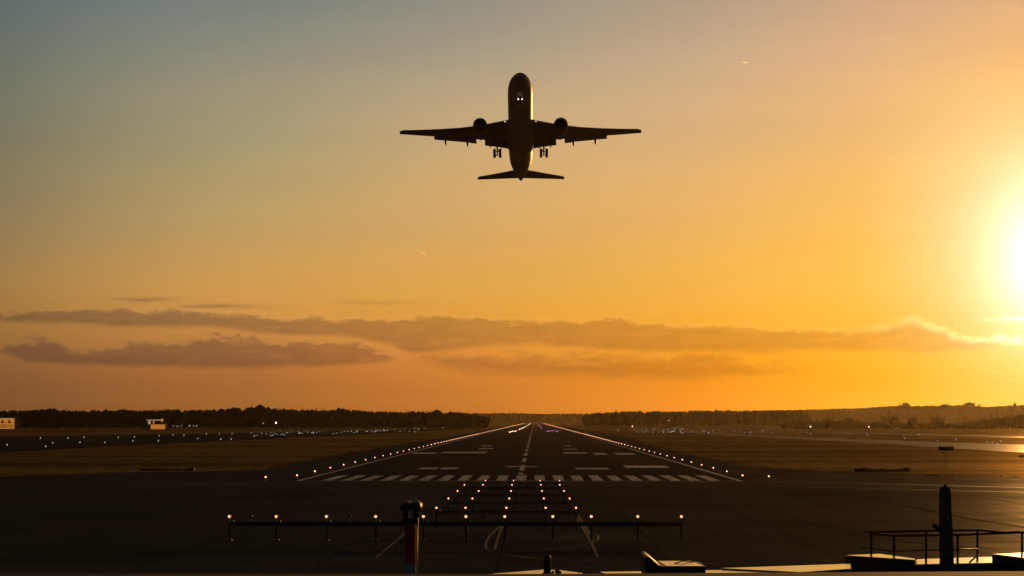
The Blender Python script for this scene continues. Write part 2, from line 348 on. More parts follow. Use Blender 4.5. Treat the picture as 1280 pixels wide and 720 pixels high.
def tag(o, label=None, cat=None, group=None, kind=None):
    if label: o['label'] = label
    if cat: o['category'] = cat
    if group: o['group'] = group
    if kind: o['kind'] = kind
    return o
def thing(name, label, cat, loc=(0, 0, 0), rz=0, group=None):
    o = bpy.data.objects.new(name, None); o.empty_display_size = 0.1; col.objects.link(o)
    o.location = loc; o.rotation_euler = (0, 0, rz); return tag(o, label, cat, group)
KIDS = {}
def copy_tree(o, parent=None):
    c = o.copy(); col.objects.link(c); c.parent = parent
    for ch in list(o.children): copy_tree(ch, c)
    return c
def sheet(name, poly, z, m, parent=None):
    mb = MB(); mb.add([(p[0], p[1], z) for p in poly], [tuple(range(len(poly)))])
    o = mb.build(name, m, parent); 
    if parent is None: tag(o, kind='structure')
    return o
def spline(pts, k=8):
    out = []
    for i in range(len(pts) - 1):
        p0, p1, p2, p3 = pts[max(i - 1, 0)], pts[i], pts[i + 1], pts[min(i + 2, len(pts) - 1)]
        for j in range(k):
            t = j / k
            out.append(0.5 * ((2 * p1) + (p2 - p0) * t + (2 * p0 - 5 * p1 + 4 * p2 - p3) * t * t + (3 * p1 - p0 - 3 * p2 + p3) * t ** 3))
    return out + [pts[-1]]
def stripe(mb, pix, wid, z, k=8):
    "painted line through ground points"
    pts = spline([G(x, y) for x, y in pix], k); L = []; Rr = []
    for i, p in enumerate(pts):
        d = (pts[min(i + 1, len(pts) - 1)] - pts[max(i - 1, 0)]); d.z = 0; d.normalize(); n = Vector((-d.y, d.x, 0)) * wid / 2
        L.append((p.x + n.x, p.y + n.y, z)); Rr.append((p.x - n.x, p.y - n.y, z))
    o = len(L); mb.add(L + Rr, [(i, o + i, o + i + 1, i + 1) for i in range(o - 1)])

# ------------------------------------------------------------------ ground
FAR = 4700.0
sheet('ground', [(-3500, -120), (3500, -120), (3500, 8200), (-3500, 8200)], 0.0, M['grass'])
lp = spline([G(x, y) for x, y in [(-500, 604), (-200, 600), (0, 596), (175, 590.5), (320, 588), (372, 580), (445, 566), (507, 556), (557, 547)]], 6)
rp = spline([G(x, y) for x, y in [(775, 545), (840, 566), (902, 577.5), (960, 585.5), (1126, 593), (1280, 597.5), (1500, 604), (1800, 613)]], 6)
jit = lambda pl: [Vector((p.x + random.uniform(-.5, .5), p.y + random.uniform(-1.2, 1.2), 0)) for p in pl]
apron_poly = [(-160, -60)] + [(p.x, p.y) for p in jit(lp)] + [(-31, FAR), (33, FAR)] + [(p.x, p.y) for p in jit(rp)] + [(160, -60)]
apron = sheet('apron', apron_poly, 0.03, M['apron'])
taxi_l = [G(x, y) for x, y in [(-300, 580), (0, 566), (160, 557), (320, 549.5), (500, 541), (600, 534.5), (600, 533.4), (500, 537), (320, 541), (160, 543.5), (0, 546), (-300, 549)]]
sheet('taxiway', taxi_l, 0.03, M['taxi'])
taxi_r = [G(x, y) for x, y in [(1800, 586), (1280, 566), (1190, 560.5), (1100, 554.5), (960, 547), (800, 537.6), (800, 537), (960, 544.5), (1100, 550), (1190, 553.5), (1280, 556), (1800, 564)]]
sheet('taxiway', taxi_r, 0.03, M['taxiwet'])
service = [G(x, y) for x, y in [(1280, 547.5), (1060, 541.5), (960, 540), (960, 539.2), (1060, 540.4), (1280, 545.5)]]
sheet('service_road', service, 0.03, M['taxiwet'])
RW = 22.5
runway = sheet('runway', [(-RW - .9, 196), (RW + .9, 196), (RW + .9, FAR), (-RW - .9, FAR)], 0.05, M['runway'])
mk = MB(); Zm = 0.07
def rect(x0, x1, y0, y1): mk.add([(x0, y0, Zm), (x1, y0, Zm), (x1, y1, Zm), (x0, y1, Zm)], [(0, 1, 2, 3)])
pitch = 41.7 / 21
for i in range(21):
    xc = -20.7 + pitch * (i + .5)
    rect(xc - .54, xc + .54, 196.8 + random.uniform(-.1, .1), 215 + random.uniform(-.6, .6))
rect(-RW, RW, 194.9, 195.6)
for sx in (-1, 1): rect(sx * RW - .27, sx * RW + .27, 195.6, FAR)
y = 236
while y < FAR:
    rect(-.3, .3, y, y + 30); y += 50
rect(-.3, .3, 219, 226)
# blocks further along the runway, seen as short bars
for x0, x1, ya, yb in [(522,545,587.2,585),(549,570,587.2,585),(513,543,567.8,566),(550,607,567,565),(597,616,561.6,560.6),(601,615,558,557.2),
                       (720,740,587.4,585.4),(741,762,587.4,585.4),(783,838,585.4,582.6),(705,735,567.4,565.8),(744,760,568.8,566.6),(771,795,568.6,566.8),(704,722,562.3,561.5),(705,714,558.2,557.4)]:
    a, b = G(x0, ya), G(x1, ya); d = G(x1, yb)
    rect(a.x, b.x, a.y, d.y)
a, b = G(632, 584.4), G(672, 584.4); rect(a.x, b.x, a.y, a.y + 5)
tag(mk.build('runway_marking', M['white'], runway))
am = MB()
stripe(am, [(925, 601.6), (1050, 604), (1280, 610.2), (1600, 619)], 0.5, 0.05)
stripe(am, [(-200, 613), (0, 609.5), (320, 604.8), (640, 606), (960, 608.5), (1280, 616)], 0.35, 0.05)
am.build('apron_marking', M['faded'], apron)
am = MB()
stripe(am, [(1052, 610), (1110, 627), (1165, 640), (1230, 652), (1330, 668)], 0.16, 0.05)
stripe(am, [(1000, 650), (1090, 672), (1200, 684), (1330, 690)], 0.14, 0.05)
am.build('apron_marking', M['worn'], apron)
ym = MB()
for pl in ([(300, 708), (440, 702.5), (533, 697), (599, 693), (679, 700), (780, 704), (900, 706)], [(610, 690.5), (666, 690), (705, 685.7), (737, 680), (748, 674), (743, 668.7), (720, 671), (700, 675)],
           [(719, 645), (735, 672), (747, 697)], [(723, 645), (738, 670)], [(470.5, 698), (500, 673), (514, 660)], [(628.6, 658.6), (623, 672), (618, 689)], [(626, 659), (613, 670), (607, 682), (609, 688), (620, 692), (660, 698)],
           [(530, 689), (570, 690.5), (612, 691.5)]):
    stripe(ym, pl, 0.13, 0.052)
ym.build('lead_in_marking', M['yellow'], apron)
# low ragged grass, thickest along the pavement edges
def inside(poly, x, y):
    c = False; n = len(poly); j = n - 1
    for i in range(n):
        xi, yi = poly[i][0], poly[i][1]; xj, yj = poly[j][0], poly[j][1]
        if (yi > y) != (yj > y) and x < (xj - xi) * (y - yi) / (yj - yi) + xi: c = not c
        j = i
    return c
gb = MB()
def tuft(x, y, h):
    for _ in range(3):
        a = random.uniform(0, 6.28); l = random.uniform(.03, .09); hh = h * random.uniform(.6, 1.1); bx, by = x + random.uniform(-.2, .2), y + random.uniform(-.2, .2)
        ca, sa = math.cos(a), math.sin(a)
        gb.add([(bx - ca * l, by - sa * l, -.02), (bx + ca * l, by + sa * l, -.02), (bx + random.uniform(-.12, .12), by + random.uniform(-.12, .12), hh)], [(0, 1, 2)])
for pl in (lp, rp):
    for i in range(len(pl) - 1):
        p, q = pl[i], pl[i + 1]; n = int((q - p).length * 5)
        for k in range(min(n, 400)):
            t = random.random(); r = p.lerp(q, t)
            o = Vector((r.x, r.y, 0)) + Vector((0, 1, 0)) * random.uniform(0.2, 3) + Vector((math.copysign(random.uniform(.2, 1.6), r.x), 0, 0))
            tuft(o.x, o.y, random.choice((.04, .06, .1, .16)))
tag(gb.build('grass', M['grass']), 'dry brown grass covering the airfield beside the runway', 'grass', kind='stuff')

# ------------------------------------------------------------------ hills and woods
def interp(pts, x):
    if x <= pts[0][0]: return pts[0][1]
    for (a, ya), (b, yb) in zip(pts, pts[1:]):
        if x <= b: return ya + (yb - ya) * (x - a) / (b - a)
    return pts[-1][1]
def crown(mb, c, rx, rz, n, leaf, squash=0.8):
    "ragged crown: leaf clumps through the volume round a small dark heart"
    c = Vector(c); rings = []
    for i in range(5):
        t = math.pi * (0.06 + 0.88 * i / 4)
        rings.append([c + Vector((math.sin(t) * math.cos(k * 1.0472) * rx * random.uniform(.68, .9), math.sin(t) * math.sin(k * 1.0472) * rx * random.uniform(.68, .9), -math.cos(t) * rz * random.uniform(.8, .93))) for k in range(6)])
    mb.loft(rings)
    lobes = [(Vector((random.gauss(0, .5), random.gauss(0, .5), random.uniform(-.5, .62))), random.uniform(.3, .5)) for _ in range(7)]
    for _ in range(n):
        lc, lr = random.choice(lobes)
        while True:
            d = Vector((random.uniform(-1, 1), random.uniform(-1, 1), random.uniform(-1, 1)))
            if d.length < 1: break
        q = lc + d * lr
        p = c + Vector((q.x * rx, q.y * rx, q.z * rz))
        u = Vector((random.gauss(0, 1), random.gauss(0, 1), random.gauss(0, 1))).normalized(); v = u.orthogonal().normalized(); s = leaf * random.uniform(.5, 1.2)
        mb.add([p + u * s, p + v * s * .7, p - u * s * .8, p - v * s * .7], [(0, 1, 2, 3)])
def ridge(name, x0, x1, D, hpts, depth):
    "rolling ground that a wood stands on"
    mb = MB(); cols_ = []
    n = 60
    for i in range(n + 1):
        x = x0 + (x1 - x0) * i / n; h = interp(hpts, x); rows = []
        for t, k in ((0, -.03), (.25, .45), (.5, .85), (.75, 1.0), (1.0, .9), (1.6, -.05)):
            p = P(x, 526, D + depth * t); rows.append(Vector((p.x, p.y, h * k + random.uniform(-.3, .3) * (k > 0))))
        cols_.append(rows)
    mb.loft(cols_, cap=False, closed=False)
    return tag(mb.build(name, M['hill'], smooth=True), kind='structure')
def wood(label, x0, x1, D, top, rows, gap, leaf, n, base=None, h0=0):
    mb = MB()
    for r in range(rows):
        d = D + r * gap * 1.1
        step = gap * F / d; x = x0
        while x < x1:
            xx = x + random.uniform(-.5, .5) * step; dd = d + random.uniform(-.4, .4) * gap
            zt = P(xx, interp(top, xx), D).z * dd / D * (1.0 if r else .9) + random.gauss(-.2, .35)
            zb = (interp(base, xx) * min(.92, .3 + .13 * r) if base else 0)
            h = max(zt - zb, 3.0)
            rx = gap * random.uniform(.75, 1.1)
            p = P(xx, 526, dd)
            crown(mb, (p.x, p.y, zb + h * .5), rx, h * .52, n, leaf)
            x += step * random.uniform(.8, 1.2)
    return tag(mb.build('wood', M['leaf']), label, 'wood', kind='stuff')
wood('dark wood along the horizon left of the runway', -120, 602, 1560, [(-120,513),(0,512.5),(60,510.5),(90,512.5),(150,511.5),(250,511.5),(290,508.5),(325,507),(345,510),(400,511.5),(430,510.5),(460,513),(520,513.5),(550,513.5),(585,515.5),(602,520)], 4, 6.0, .6, 180)
ridge('hill', 520, 800, 4850, [(520, 16), (660, 14), (800, 16)], 400)
wood('hazy wood far off beyond the end of the runway', 560, 790, 4900, [(560,515.5),(600,516),(640,516),(680,517),(720,516.5),(790,515)], 3, 9, 2.2, 80, base=[(560, 16), (790, 16)])
wood('dark wood along the horizon just right of the runway', 735, 1010, 2150, [(735,518),(745,515.5),(780,513),(830,513.5),(870,512.5),(920,512),(960,512.5),(1010,513)], 4, 7, .75, 160)
ridge('hill', 930, 1420, 3300, [(930, 8), (1000, 12), (1080, 18), (1130, 23), (1210, 24), (1300, 24), (1420, 22)], 420)
wood('hazy wood covering the low hill at right', 930, 1400, 3350, [(930,513),(980,512),(1030,511),(1070,510),(1100,508),(1130,506.5),(1150,507),(1180,506.5),(1210,506),(1235,508.5),(1260,506.5),(1280,506),(1400,506)], 6, 8.5, .95, 140, base=[(930, 8), (1000, 12), (1080, 18), (1130, 23), (1210, 24), (1400, 23)])
wood('low dark hedge below the wooded hill at right', 985, 1400, 1500, [(985,529),(1020,526),(1060,525),(1100,527.5),(1150,529.5),(1200,528),(1240,523),(1270,518),(1300,516),(1400,516)], 3, 5, 1.0, 80)
def tree(x, top, D, wpx, label, z0=0.0):
    p = P(x, 526, D); zt = P(x, top, D).z; h = zt - z0
    t = thing('tree', label, 'tree', (p.x, p.y, z0), 0, 'trees standing out from the woods')
    rx = wpx * D / F / 2
    mb = MB(); mb.tube([(0, 0, 0), (.1, 0, h * .3), (-.1, .1, h * .6)], [h * .03, h * .022, h * .01], 6)
    for k in range(4):
        a = k * 1.6; mb.tube([(0, 0, h * .35), (math.cos(a) * rx * .6, math.sin(a) * rx * .6, h * .65)], [h * .012, h * .004], 5)
    mb.build('trunk', M['bark'], t)
    cb = MB(); crown(cb, (0, 0, h * .62), rx, h * .42, 240, .075 * h); cb.build('crown', M['leaf'], t)
tree(325, 505.6, 1540, 22, 'broad crowned tree standing highest above the left wood')
tree(423, 508.8, 1540, 11, 'small round tree rising above the left wood near its middle')
tree(545, 511.5, 1540, 14, 'round tree above the left wood near its end by the runway')
tree(62, 510, 1540, 18, 'tree above the left wood nearest the lit building')
tree(1133, 503.2, 3200, 14, 'bushy tree standing up on the crest of the wooded right hill', 20)
tree(1212, 502.6, 3200, 17, 'broad tree on the right hill crest farther right', 22)
tree(1269, 502.8, 3200, 4, 'thin pointed tree on the right hill near the sun', 22)
tree(1180, 505, 3200, 12, 'low rounded tree between two taller ones on right hill crest', 22)
tree(1117, 519.5, 1480, 17, 'round dark tree at the foot of the right hill')
tree(1140, 521, 1480, 14, 'smaller round dark tree right beside a bigger one below the hill')
tree(1172, 520.5, 1480, 20, 'low wide dark tree below the right hill near its middle')
tree(1062, 521.5, 1480, 16, 'dark tree among the low hedge left below the hill')
tree(1036, 522.5, 1480, 12, 'small dark tree at the left end of the low hedge')

# ------------------------------------------------------------------ buildings beyond the left taxiway
D = 1480
a, b = P(-46, 526, D), P(18.5, 526, D); zt = P(9, 522.3, D).z; zb = P(9, 538.5, D).z
bw = b.x - a.x; cx = (a.x + b.x) / 2
t = thing('lit_building', 'lit building with a glowing patterned front at the far left edge', 'building', (cx, D, 0))
mb = MB(); mb.bbox((0, 7, (zt + .5) / 2), (bw, 13.6, zt + .5), .15); mb.build('wall', M['wall'], t)
mb = MB(); mb.prism([(-bw / 2 - .6, -.9), (bw / 2 + .6, -.9), (bw / 2 + .6, 14.4), (-bw / 2 - .6, 14.4)], zt + .502, zt + .9); mb.build('roof', M['roofm'], t)
hh = zt - .4; zmid = hh * .5
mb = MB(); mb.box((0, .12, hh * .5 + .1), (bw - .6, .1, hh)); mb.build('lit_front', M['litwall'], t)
mb = MB()
x = -bw / 2 + 1.2
while x < bw / 2 - 1:
    ww = random.uniform(.5, 1.3); mb.box((x, .02, hh * .25 + .2), (.35, .08, hh * .36 * random.uniform(.6, 1.0))); x += ww
mb.build('grille', M['signm'], t)
for px in (-38, -24, -9, 3, 11.5):
    q = (P(px, 526, D).x - cx); mb = MB(); s = hh * .2
    mb.prism([(-s, 0), (s, 0), (s * .35, s * .8), (0, s * 2), (-s * .35, s * .8)], 0, .08)
    o = mb.build('emblem_panel', M['signm'], t); o.rotation_euler = (R(90), 0, 0); o.location = (q, .05, hh * .56)
mb = MB(); mb.box((0, 0.0, hh * .98), (bw - .6, .06, hh * .05)); mb.build('lit_sill', M['litcream'], t)
D = 1430
a, b = P(188.5, 526, D), P(206.5, 526, D); z1 = P(190, 530.4, D).z; z0 = P(190, 537.4, D).z
bw = b.x - a.x
t = thing('airfield_hut', 'low hut with one wide glowing yellow wall before the left wood', 'hut', ((a.x + b.x) / 2, D, 0))
mb = MB(); mb.bbox((0, 3, z1 / 2 + .1), (bw + .6, 5.6, z1 + .2), .1); mb.build('wall', M['wall'], t)
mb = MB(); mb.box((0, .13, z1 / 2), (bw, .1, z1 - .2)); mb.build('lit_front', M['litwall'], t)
mb = MB(); mb.prism([(-bw / 2 - .7, -.5), (bw / 2 + .7, -.5), (bw / 2 + .7, 6.4), (-bw / 2 - .7, 6.4)], z1 + .22, z1 + .45); mb.build('roof', M['roofm'], t)
a, b = P(179, 526, D), P(197, 526, D); bw = b.x - a.x; z1 = P(190, 524.2, D + 12).z
t = thing('hangar', 'small pale fronted hangar behind the yellow lit hut', 'hangar', ((a.x + b.x) / 2, D + 12, 0))
mb = MB(); mb.bbox((0, 5, z1 / 2), (bw, 9.6, z1), .1); mb.build('wall', M['roofm'], t)
mb = MB(); mb.box((0, .1, z1 - .55), (bw, .12, .6)); mb.build('lit_fascia', M['litcream'], t)
for q, wq in ((2.2, 1.9), (5.4, .8)):
    mb = MB(); mb.box((-bw / 2 + q, .1, z1 - 2.4), (wq, .12, 2.4)); mb.build('window', M['litcream'], t)
mb = MB(); mb.prism([(-bw / 2 - .3, -.4), (bw / 2 + .3, -.4), (bw / 2 + .3, 10.3), (-bw / 2 - .3, 10.3)], z1 + .02, z1 + .3); mb.build('roof', M['roofm'], t)

# ------------------------------------------------------------------ small airfield lights
def lamp_post(x, y, D, r, m, label, group=None):
    p = P(x, y, D); t = thing('lamp_post', label, 'lamp', (p.x, p.y, 0), 0, group)
    mb = MB(); mb.tube([(0, .1, 0), (0, .1, p.z - .1)], [.09, .06], 6); mb.build('pole', M['dark'], t)
    mb = MB(); mb.box((0, .12, p.z + .05), (r * 2.6, .5, r * 1.2)); mb.build('housing', M['dark'], t)
    mb = MB(); mb.ball((0, -.22, p.z), r, 8, 5); mb.build('lamp_glass', m, t)
lamp_post(345, 528.4, 1450, .6, M['whitel'], 'brightest floodlight on a pole before the left wood')
lamp_post(329, 529.2, 1450, .32, M['pale'], 'dimmer floodlight just left of the brightest one at the left wood')
for x, y, s in ((217, 532.4, .28), (222, 533, .3), (227, 532, .22), (237, 532, .34), (242, 532.3, .26), (246, 532.2, .3)):
    lamp_post(x, y, 1440, s, M['pale'], 'small pale lamp on a pole right of the yellow lit hut', 'pale lamps right of the lit hut')
lamp_post(790.5, 533, 1500, .5, M['edge'], 'warm lamp on a low pole before the wood right of runway')
lamp_post(836, 525.5, 1600, .25, M['edge'], 'tall thin mast lamp before the wood right of the runway')
lamp_post(1013, 533.4, 1300, .4, M['whitel'], 'bright building gleam at the left end of the right hedge')  # glowing ball on a pole added for the gleam of a building
lamp_post(1086, 533.5, 1200, .32, M['whitel'], 'pale lamp on a tall pole below the right hill')
tl = MB(); tl.tube([(0, 0, 0), (0, 0, .3)], .05, 6); tl.ball((0, 0, .42), .17, 8, 5, mi=1)
proto = {}
def taxi_light(x, y, label, group, s=1.0):
    g = G(x, y, .4)
    if 'tl' not in proto: o = tl.build('taxiway_light', [M['dark'], M['pale']]); proto['tl'] = o
    else: o = proto['tl'].copy(); col.objects.link(o)
    k = g.y / 1050.0 * s; o.scale = (k, k, 1.0 if k < 1.2 else k); o.location = (g.x, g.y, 0); tag(o, label, 'light', group)
L1, G1 = 'tiny pale light standing along the left taxiway', 'lights along the left taxiway'
for x, y in [(50.5,547.5),(85,547.5),(105,546.5),(148,546.5),(168,546),(199,544.5),(216,543.5),(230,544),(247,548),(258,542.5),(274,542),(290,542),(57,558),(66,553.5),(100,553),(131,553),(166,551),(198,551),(276,549),(289,549),(314,541),(318,545),(9,556)]:
    taxi_light(x, y, L1, G1, random.uniform(.75, 1.15))
for _ in range(74):
    x = random.triangular(300, 620, 380); y = 543.5 - (x - 300) * .031 + random.gauss(0, 1.5); taxi_light(x, max(y, 531.5), L1, G1, random.uniform(.5, 1.0))
L2, G2 = 'tiny pale light on the field between the runway and right taxiway', 'lights right of the runway'
for _ in range(64):
    x = random.triangular(745, 985, 830); y = 537 + (x - 750) * .015 + random.gauss(0, 1.6); taxi_light(x, max(y, 531.5), L2, G2, random.uniform(.5, .95))
L3, G3 = 'tiny pale light along the far right taxiway', 'lights along the right taxiway'
for x, y in [(1009,541),(1013,542.5),(1042,543.5),(1058,541.5),(1062,542),(1083,542),(1084,544),(1129,545),(1131,548),(1148,543),(1150,543.5),(1172,551),(1195,549.5),(1234,552.5),(1241,553.5),(1247,555),(1251,551.5)]:
    taxi_light(x, y, L3, G3, random.uniform(.5, .9))

# ------------------------------------------------------------------ runway edge lights
sm = MB(); sm.tube([(0, 0, 0), (0, 0, .04)], [.16, .14], 10); sm.tube([(0, 0, .04), (0, 0, .28)], .035, 6)
def edge_light(x, y, label, group=None, near=False, m=None):
    if near:
        if 'en' not in proto:
            t = thing('runway_light', label, 'light'); proto['en'] = t
            sm.build('base', M['dark'], t)
            g = MB(); g.ball((0, 0, .38), .08, 12, 8); g.build('lamp_globe', M['edge'], t)
        else: t = copy_tree(proto['en'])
        t.location = (x, y, .05); k_ = random.uniform(.85, 1.15); t.scale = (k_, k_, 1); tag(t, label, 'light', group); return t
    key = m or 'edgefar'
    if key not in proto:
        mb = MB(); mb.tube([(0, 0, 0), (0, 0, .3)], .05, 6); mb.ball((0, 0, .4), .12, 8, 5, mi=1); proto[key] = mb.build('runway_light', [M['dark'], M[key]]); o = proto[key]
    else: o = proto[key].copy(); col.objects.link(o)
    o.location = (x, y, .05); return tag(o, label, 'light', group)
far = MB()
for sx, side, off in ((-1, 'left', -1.6), (1, 'right', 1.6)):
    y = 203; k = 0
    while y < FAR:
        x = sx * (RW + 0.95)
        lab = f'small glowing light in the row along the {side} edge of runway'; gr = f'edge lights on the {side} side of the runway'
        if k < 16: edge_light(x, y, lab, gr, near=True)
        elif k < 120: edge_light(x, y, lab, gr)
        else:
            far.tube([(x, y, .05), (x, y, .4)], .06, 5); far.ball((x, y, .55), .13, 6, 4, mi=1)
        y += 16.5 if k < 40 else 24; k += 1
tag(far.build('runway_light', [M['dark'], M['edgefar']]), 'glowing line of far edge lights merging toward the end of the runway', 'lights', kind='stuff')
g = G(332, 601.5); edge_light(g.x, g.y, 'single glowing light on the tarmac left of the striped runway threshold', None, True)
g = G(961, 600.5); edge_light(g.x, g.y, 'single glowing light on the tarmac right of the striped runway threshold', None, True)
# coloured lights down the runway
def far_light(x, y, m, r, label, group):
    key = m + '_far'
    p = G(x, y, .5)
    if key not in proto:
        mb = MB(); mb.tube([(0, 0, -.5), (0, 0, 0)], .06, 5); mb.ball((0, 0, .1), 1.0, 8, 5, mi=1); proto[key] = mb.build('guidance_light', [M['dark'], M[m]]); o = proto[key]
    else: o = proto[key].copy(); col.objects.link(o)
    o.scale = (r, r, 1) if r > .4 else (r, r, r * 2); o.scale = (r, r, r); o.location = (p.x, p.y, .5); tag(o, label, 'light', group)
for i in range(9):
    far_light(684 + i * 1.7, 539.3 + random.uniform(-1.4, 1.0), 'purple', .27 * random.uniform(.7, 1.2), 'purple light in the cluster on the right half of the runway', 'purple light cluster')
for i, (x, y) in enumerate([(671.2,526.9+1.2),(671.8,529.2),(672.5,530.3),(673.4,531.4),(674.3,532.6),(675.5,533.8),(677,535)]):
    far_light(x, y, 'purple', .5 if y < 531 else .35, 'purple light in the line leading to the far runway end', 'purple light line')
for i in range(8):
    far_light(637 + i * 1.25, 540 - i * .22 + random.uniform(-.5, .5), 'redl' if i in (1, 4, 5, 7) else 'whitel', .22, 'red or white light in the short row left of the centre line', 'red and white light row')
for x, y in [(649.5,536.6),(652,535.6),(654,534.8),(656,533.8),(658,532.6),(660,531.4),(661.5,530.4),(662.6,529.3),(663.4,528.4)]:
    far_light(x, y, 'whitel', .3 if y > 531 else .55, 'white light in the line running just left of the centre line', 'white light line')

# ------------------------------------------------------------------ approach light bars on the apron
def light_bar(label, D, xs, ylamp, ybeam, r, unlit=(), legs=None, beam_r=.05, x_ext=(0, 0)):
    p0 = P(xs[0], ybeam, D); p1 = P(xs[-1], ybeam, D); zb = p0.z
    t = thing('light_bar', label, 'light bar', ((p0.x + p1.x) / 2, D, 0)); cx = t.location.x
    mb = MB(); L = (p1.x - p0.x) / 2
    mb.tube([(-L - x_ext[0], 0, zb), (L + x_ext[1], 0, zb)], beam_r, 8)
    mb.tube([(-L, .16, zb - .1), (L, .16, zb - .1)], beam_r * .5, 6)
    qs = [P(x, ybeam, D).x - cx for x in xs]
    for q in qs: mb.box((q + .14, .02, zb + .09), (.14, .12, .13))
    for q, q2 in zip(qs, qs[1:]):
        mb.tube([(q + (q2 - q) * k, .1, zb - .05 - .16 * 4 * k * (1 - k)) for k in (0, .2, .4, .6, .8, 1)], .012, 5)
    mb.build('beam', M['dark'], t)
    for x in (legs or xs):
        q = P(x, ybeam, D).x - cx; mb = MB()
        mb.tube([(q, 0, 0), (q, 0, zb)], .045, 8); mb.box((q, 0, .04), (.28, .28, .05)); mb.build('leg', M['dark'], t)
    for x in list(xs) + list(unlit):
        pl = P(x, ylamp, D); q = pl.x - cx; z = pl.z
        mb = MB(); mb.tube([(q, 0, zb), (q, 0, z - r)], .022, 6)
        mb.tube([(q, .26, z), (q, .12, z), (q, -.02, z), (q, -.09, z)], [r * .5, r * .95, r * 1.25, r * 1.3], 12)
        h = mb.build('lamp', M['dark'], t, True, angle=40)
        if x in unlit:
            mb = MB(); mb.ball((q, -.1, z), r * .75, 10, 6); mb.build('lens', M['steel'], h, True); continue
        mb = MB(); mb.tube([(q, -.088, z), (q, -.125, z)], [r * 1.22, r * .95], 14); mb.build('lens', M['halo'], h)  # glowing red ring stands in for the halo round the lamp
        mb = MB(); mb.ball((q, -.14, z), r * .78, 12, 8); mb.build('bulb', M['bulb'], h, True)
    return t
light_bar('long dark bar of lamps on legs across the tarmac nearest the camera', 99.2, [287, 345.6, 408.3, 469.7, 529.4, 582.5, 631, 691, 739, 797, 851.5], 645.5, 654, .07, unlit=(314, 437, 603), beam_r=.075)
light_bar('short light bar just behind the long bar, widest of the short ones', 109.4, [545.6, 582, 633, 682, 720], 634.6, 639.6, .058, beam_r=.045)
light_bar('second short light bar behind the long bar', 125.6, [560.6, 590.6, 636.6, 679.7, 712], 623, 627.8, .058, beam_r=.045)
light_bar('third short light bar behind the long bar, in the middle of five', 143.5, [572, 598.4, 638.7, 677.5, 705], 613.6, 617.8, .058, beam_r=.045)
light_bar('fourth short light bar behind the long bar', 160.3, [580.6, 603.7, 640, 676, 699.7], 606, 609.5, .058, beam_r=.045)
light_bar('short light bar closest to the white threshold stripes', 178, [607, 642, 675, 699.4], 600.6, 603.4, .055, beam_r=.04)

# ------------------------------------------------------------------ signs and low equipment on the grass
p = P(1182.5, 560.6, 248)
t = thing('field_sign', 'dark rectangular board on a thin pole standing in the right grass', 'sign', (p.x, 248, 0))
mb = MB(); mb.bbox((0, 0, p.z), (1.95, .12, .52), .02); mb.build('panel', M['signm'], t)
mb = MB(); mb.tube([(-.05, .09, 0), (-.05, .09, p.z + .2)], .03, 8); mb.tube([(.55, .09, p.z), (-.05, .09, p.z - .5)], .015, 6); mb.build('pole', M['dark'], t)
mb = MB(); mb.ball((-.42, 0, p.z - .48), .2, 10, 6, .7); mb.tube([(-.05, .08, p.z - .48), (-.42, 0, p.z - .48)], .025, 6); mb.build('lamp', M['signm'], t)
def low_row(label, x0, x1, y0, y1, n, glint):
    g = G((x0 + x1) / 2, y1); a, b = P(x0, 526, g.y), P(x1, 526, g.y); h = P(x0, y0, g.y).z
    t = thing('guidance_sign', label, 'sign', ((a.x + b.x) / 2, g.y, 0)); wd = (b.x - a.x) / n
    for i in range(n):
        x = -(b.x - a.x) / 2 + wd * (i + .5); hh = h * random.choice((.72, .85, 1.0))
        mb = MB(); mb.bbox((x, 0, .12 + (hh - .12) / 2), (wd * random.uniform(.97, 1.0), .25, hh - .12), .02); mb.build('panel', M['signm'], t)
        mb = MB(); mb.tube([(x - wd * .3, 0, 0), (x - wd * .3, 0, .14)], .03, 6); mb.tube([(x + wd * .3, 0, 0), (x + wd * .3, 0, .14)], .03, 6); mb.build('leg', M['dark'], t)
    for q in glint:
        x = P(q, 526, g.y).x - t.location.x; mb = MB(); mb.ball((x, -.2, h * .55), .05, 8, 5); mb.build('lamp', M['steel'], t)  # steel balls added as small glints on the row, not lamps
low_row('low dark row of sign boxes at the left grass edge', 175, 244, 585, 589.6, 8, (199, 212, 242))
low_row('low dark row of sign boxes at the right grass edge', 1067, 1136, 584.6, 591.2, 9, ())
p = P(1277.5, 571.5, 330)
t = thing('marker_board', 'small pale pink marker board at the right edge of the photo', 'sign', (p.x, 330, 0))
mb = MB(); mb.bbox((0, 0, p.z), (.9, .08, .7), .02); mb.build('panel', mat('pink_board', (.6, .3, .22), .6, noise=2, c2=(.7, .36, .28)), t)
mb = MB(); mb.tube([(0, .08, 0), (0, .08, p.z)], .04, 6); mb.build('pole', M['dark'], t)

# ------------------------------------------------------------------ foreground: pole, bollard, slabs, railing, post
D = 60
p = P(513, 655, D)
t = thing('striped_pole', 'red and white banded pole with two dark signal lamps on top', 'pole', (p.x, D, 0))
zr = P(513, 704, D).z; rr = .175
mb = MB(); mb.tube([(0, 0, 0), (0, 0, zr)], rr, 24); mb.build('white_band', M['palep'], t, True, angle=40)
mb = MB(); mb.tube([(0, 0, zr), (0, 0, p.z)], rr, 24); mb.build('red_band', M['red'], t, True, angle=40)
mb = MB(); mb.tube([(rr + .045, .05, 0), (rr + .045, .05, p.z + .05)], .013, 8); mb.build('sun_rim_tube', M['steel'], t, True)  # steel tube added to draw the sun's bright rim along the pole
zl = P(513, 634, D).z
mb = MB(); mb.bbox((0, 0, p.z + .1), (.5, .26, .2), .03); mb.tube([(-.16, 0, p.z + .15), (-.18, 0, zl - .2)], .05, 8); mb.tube([(.18, 0, p.z + .15), (.2, 0, zl - .2)], .05, 8); mb.build('bracket', M['dark'], t)
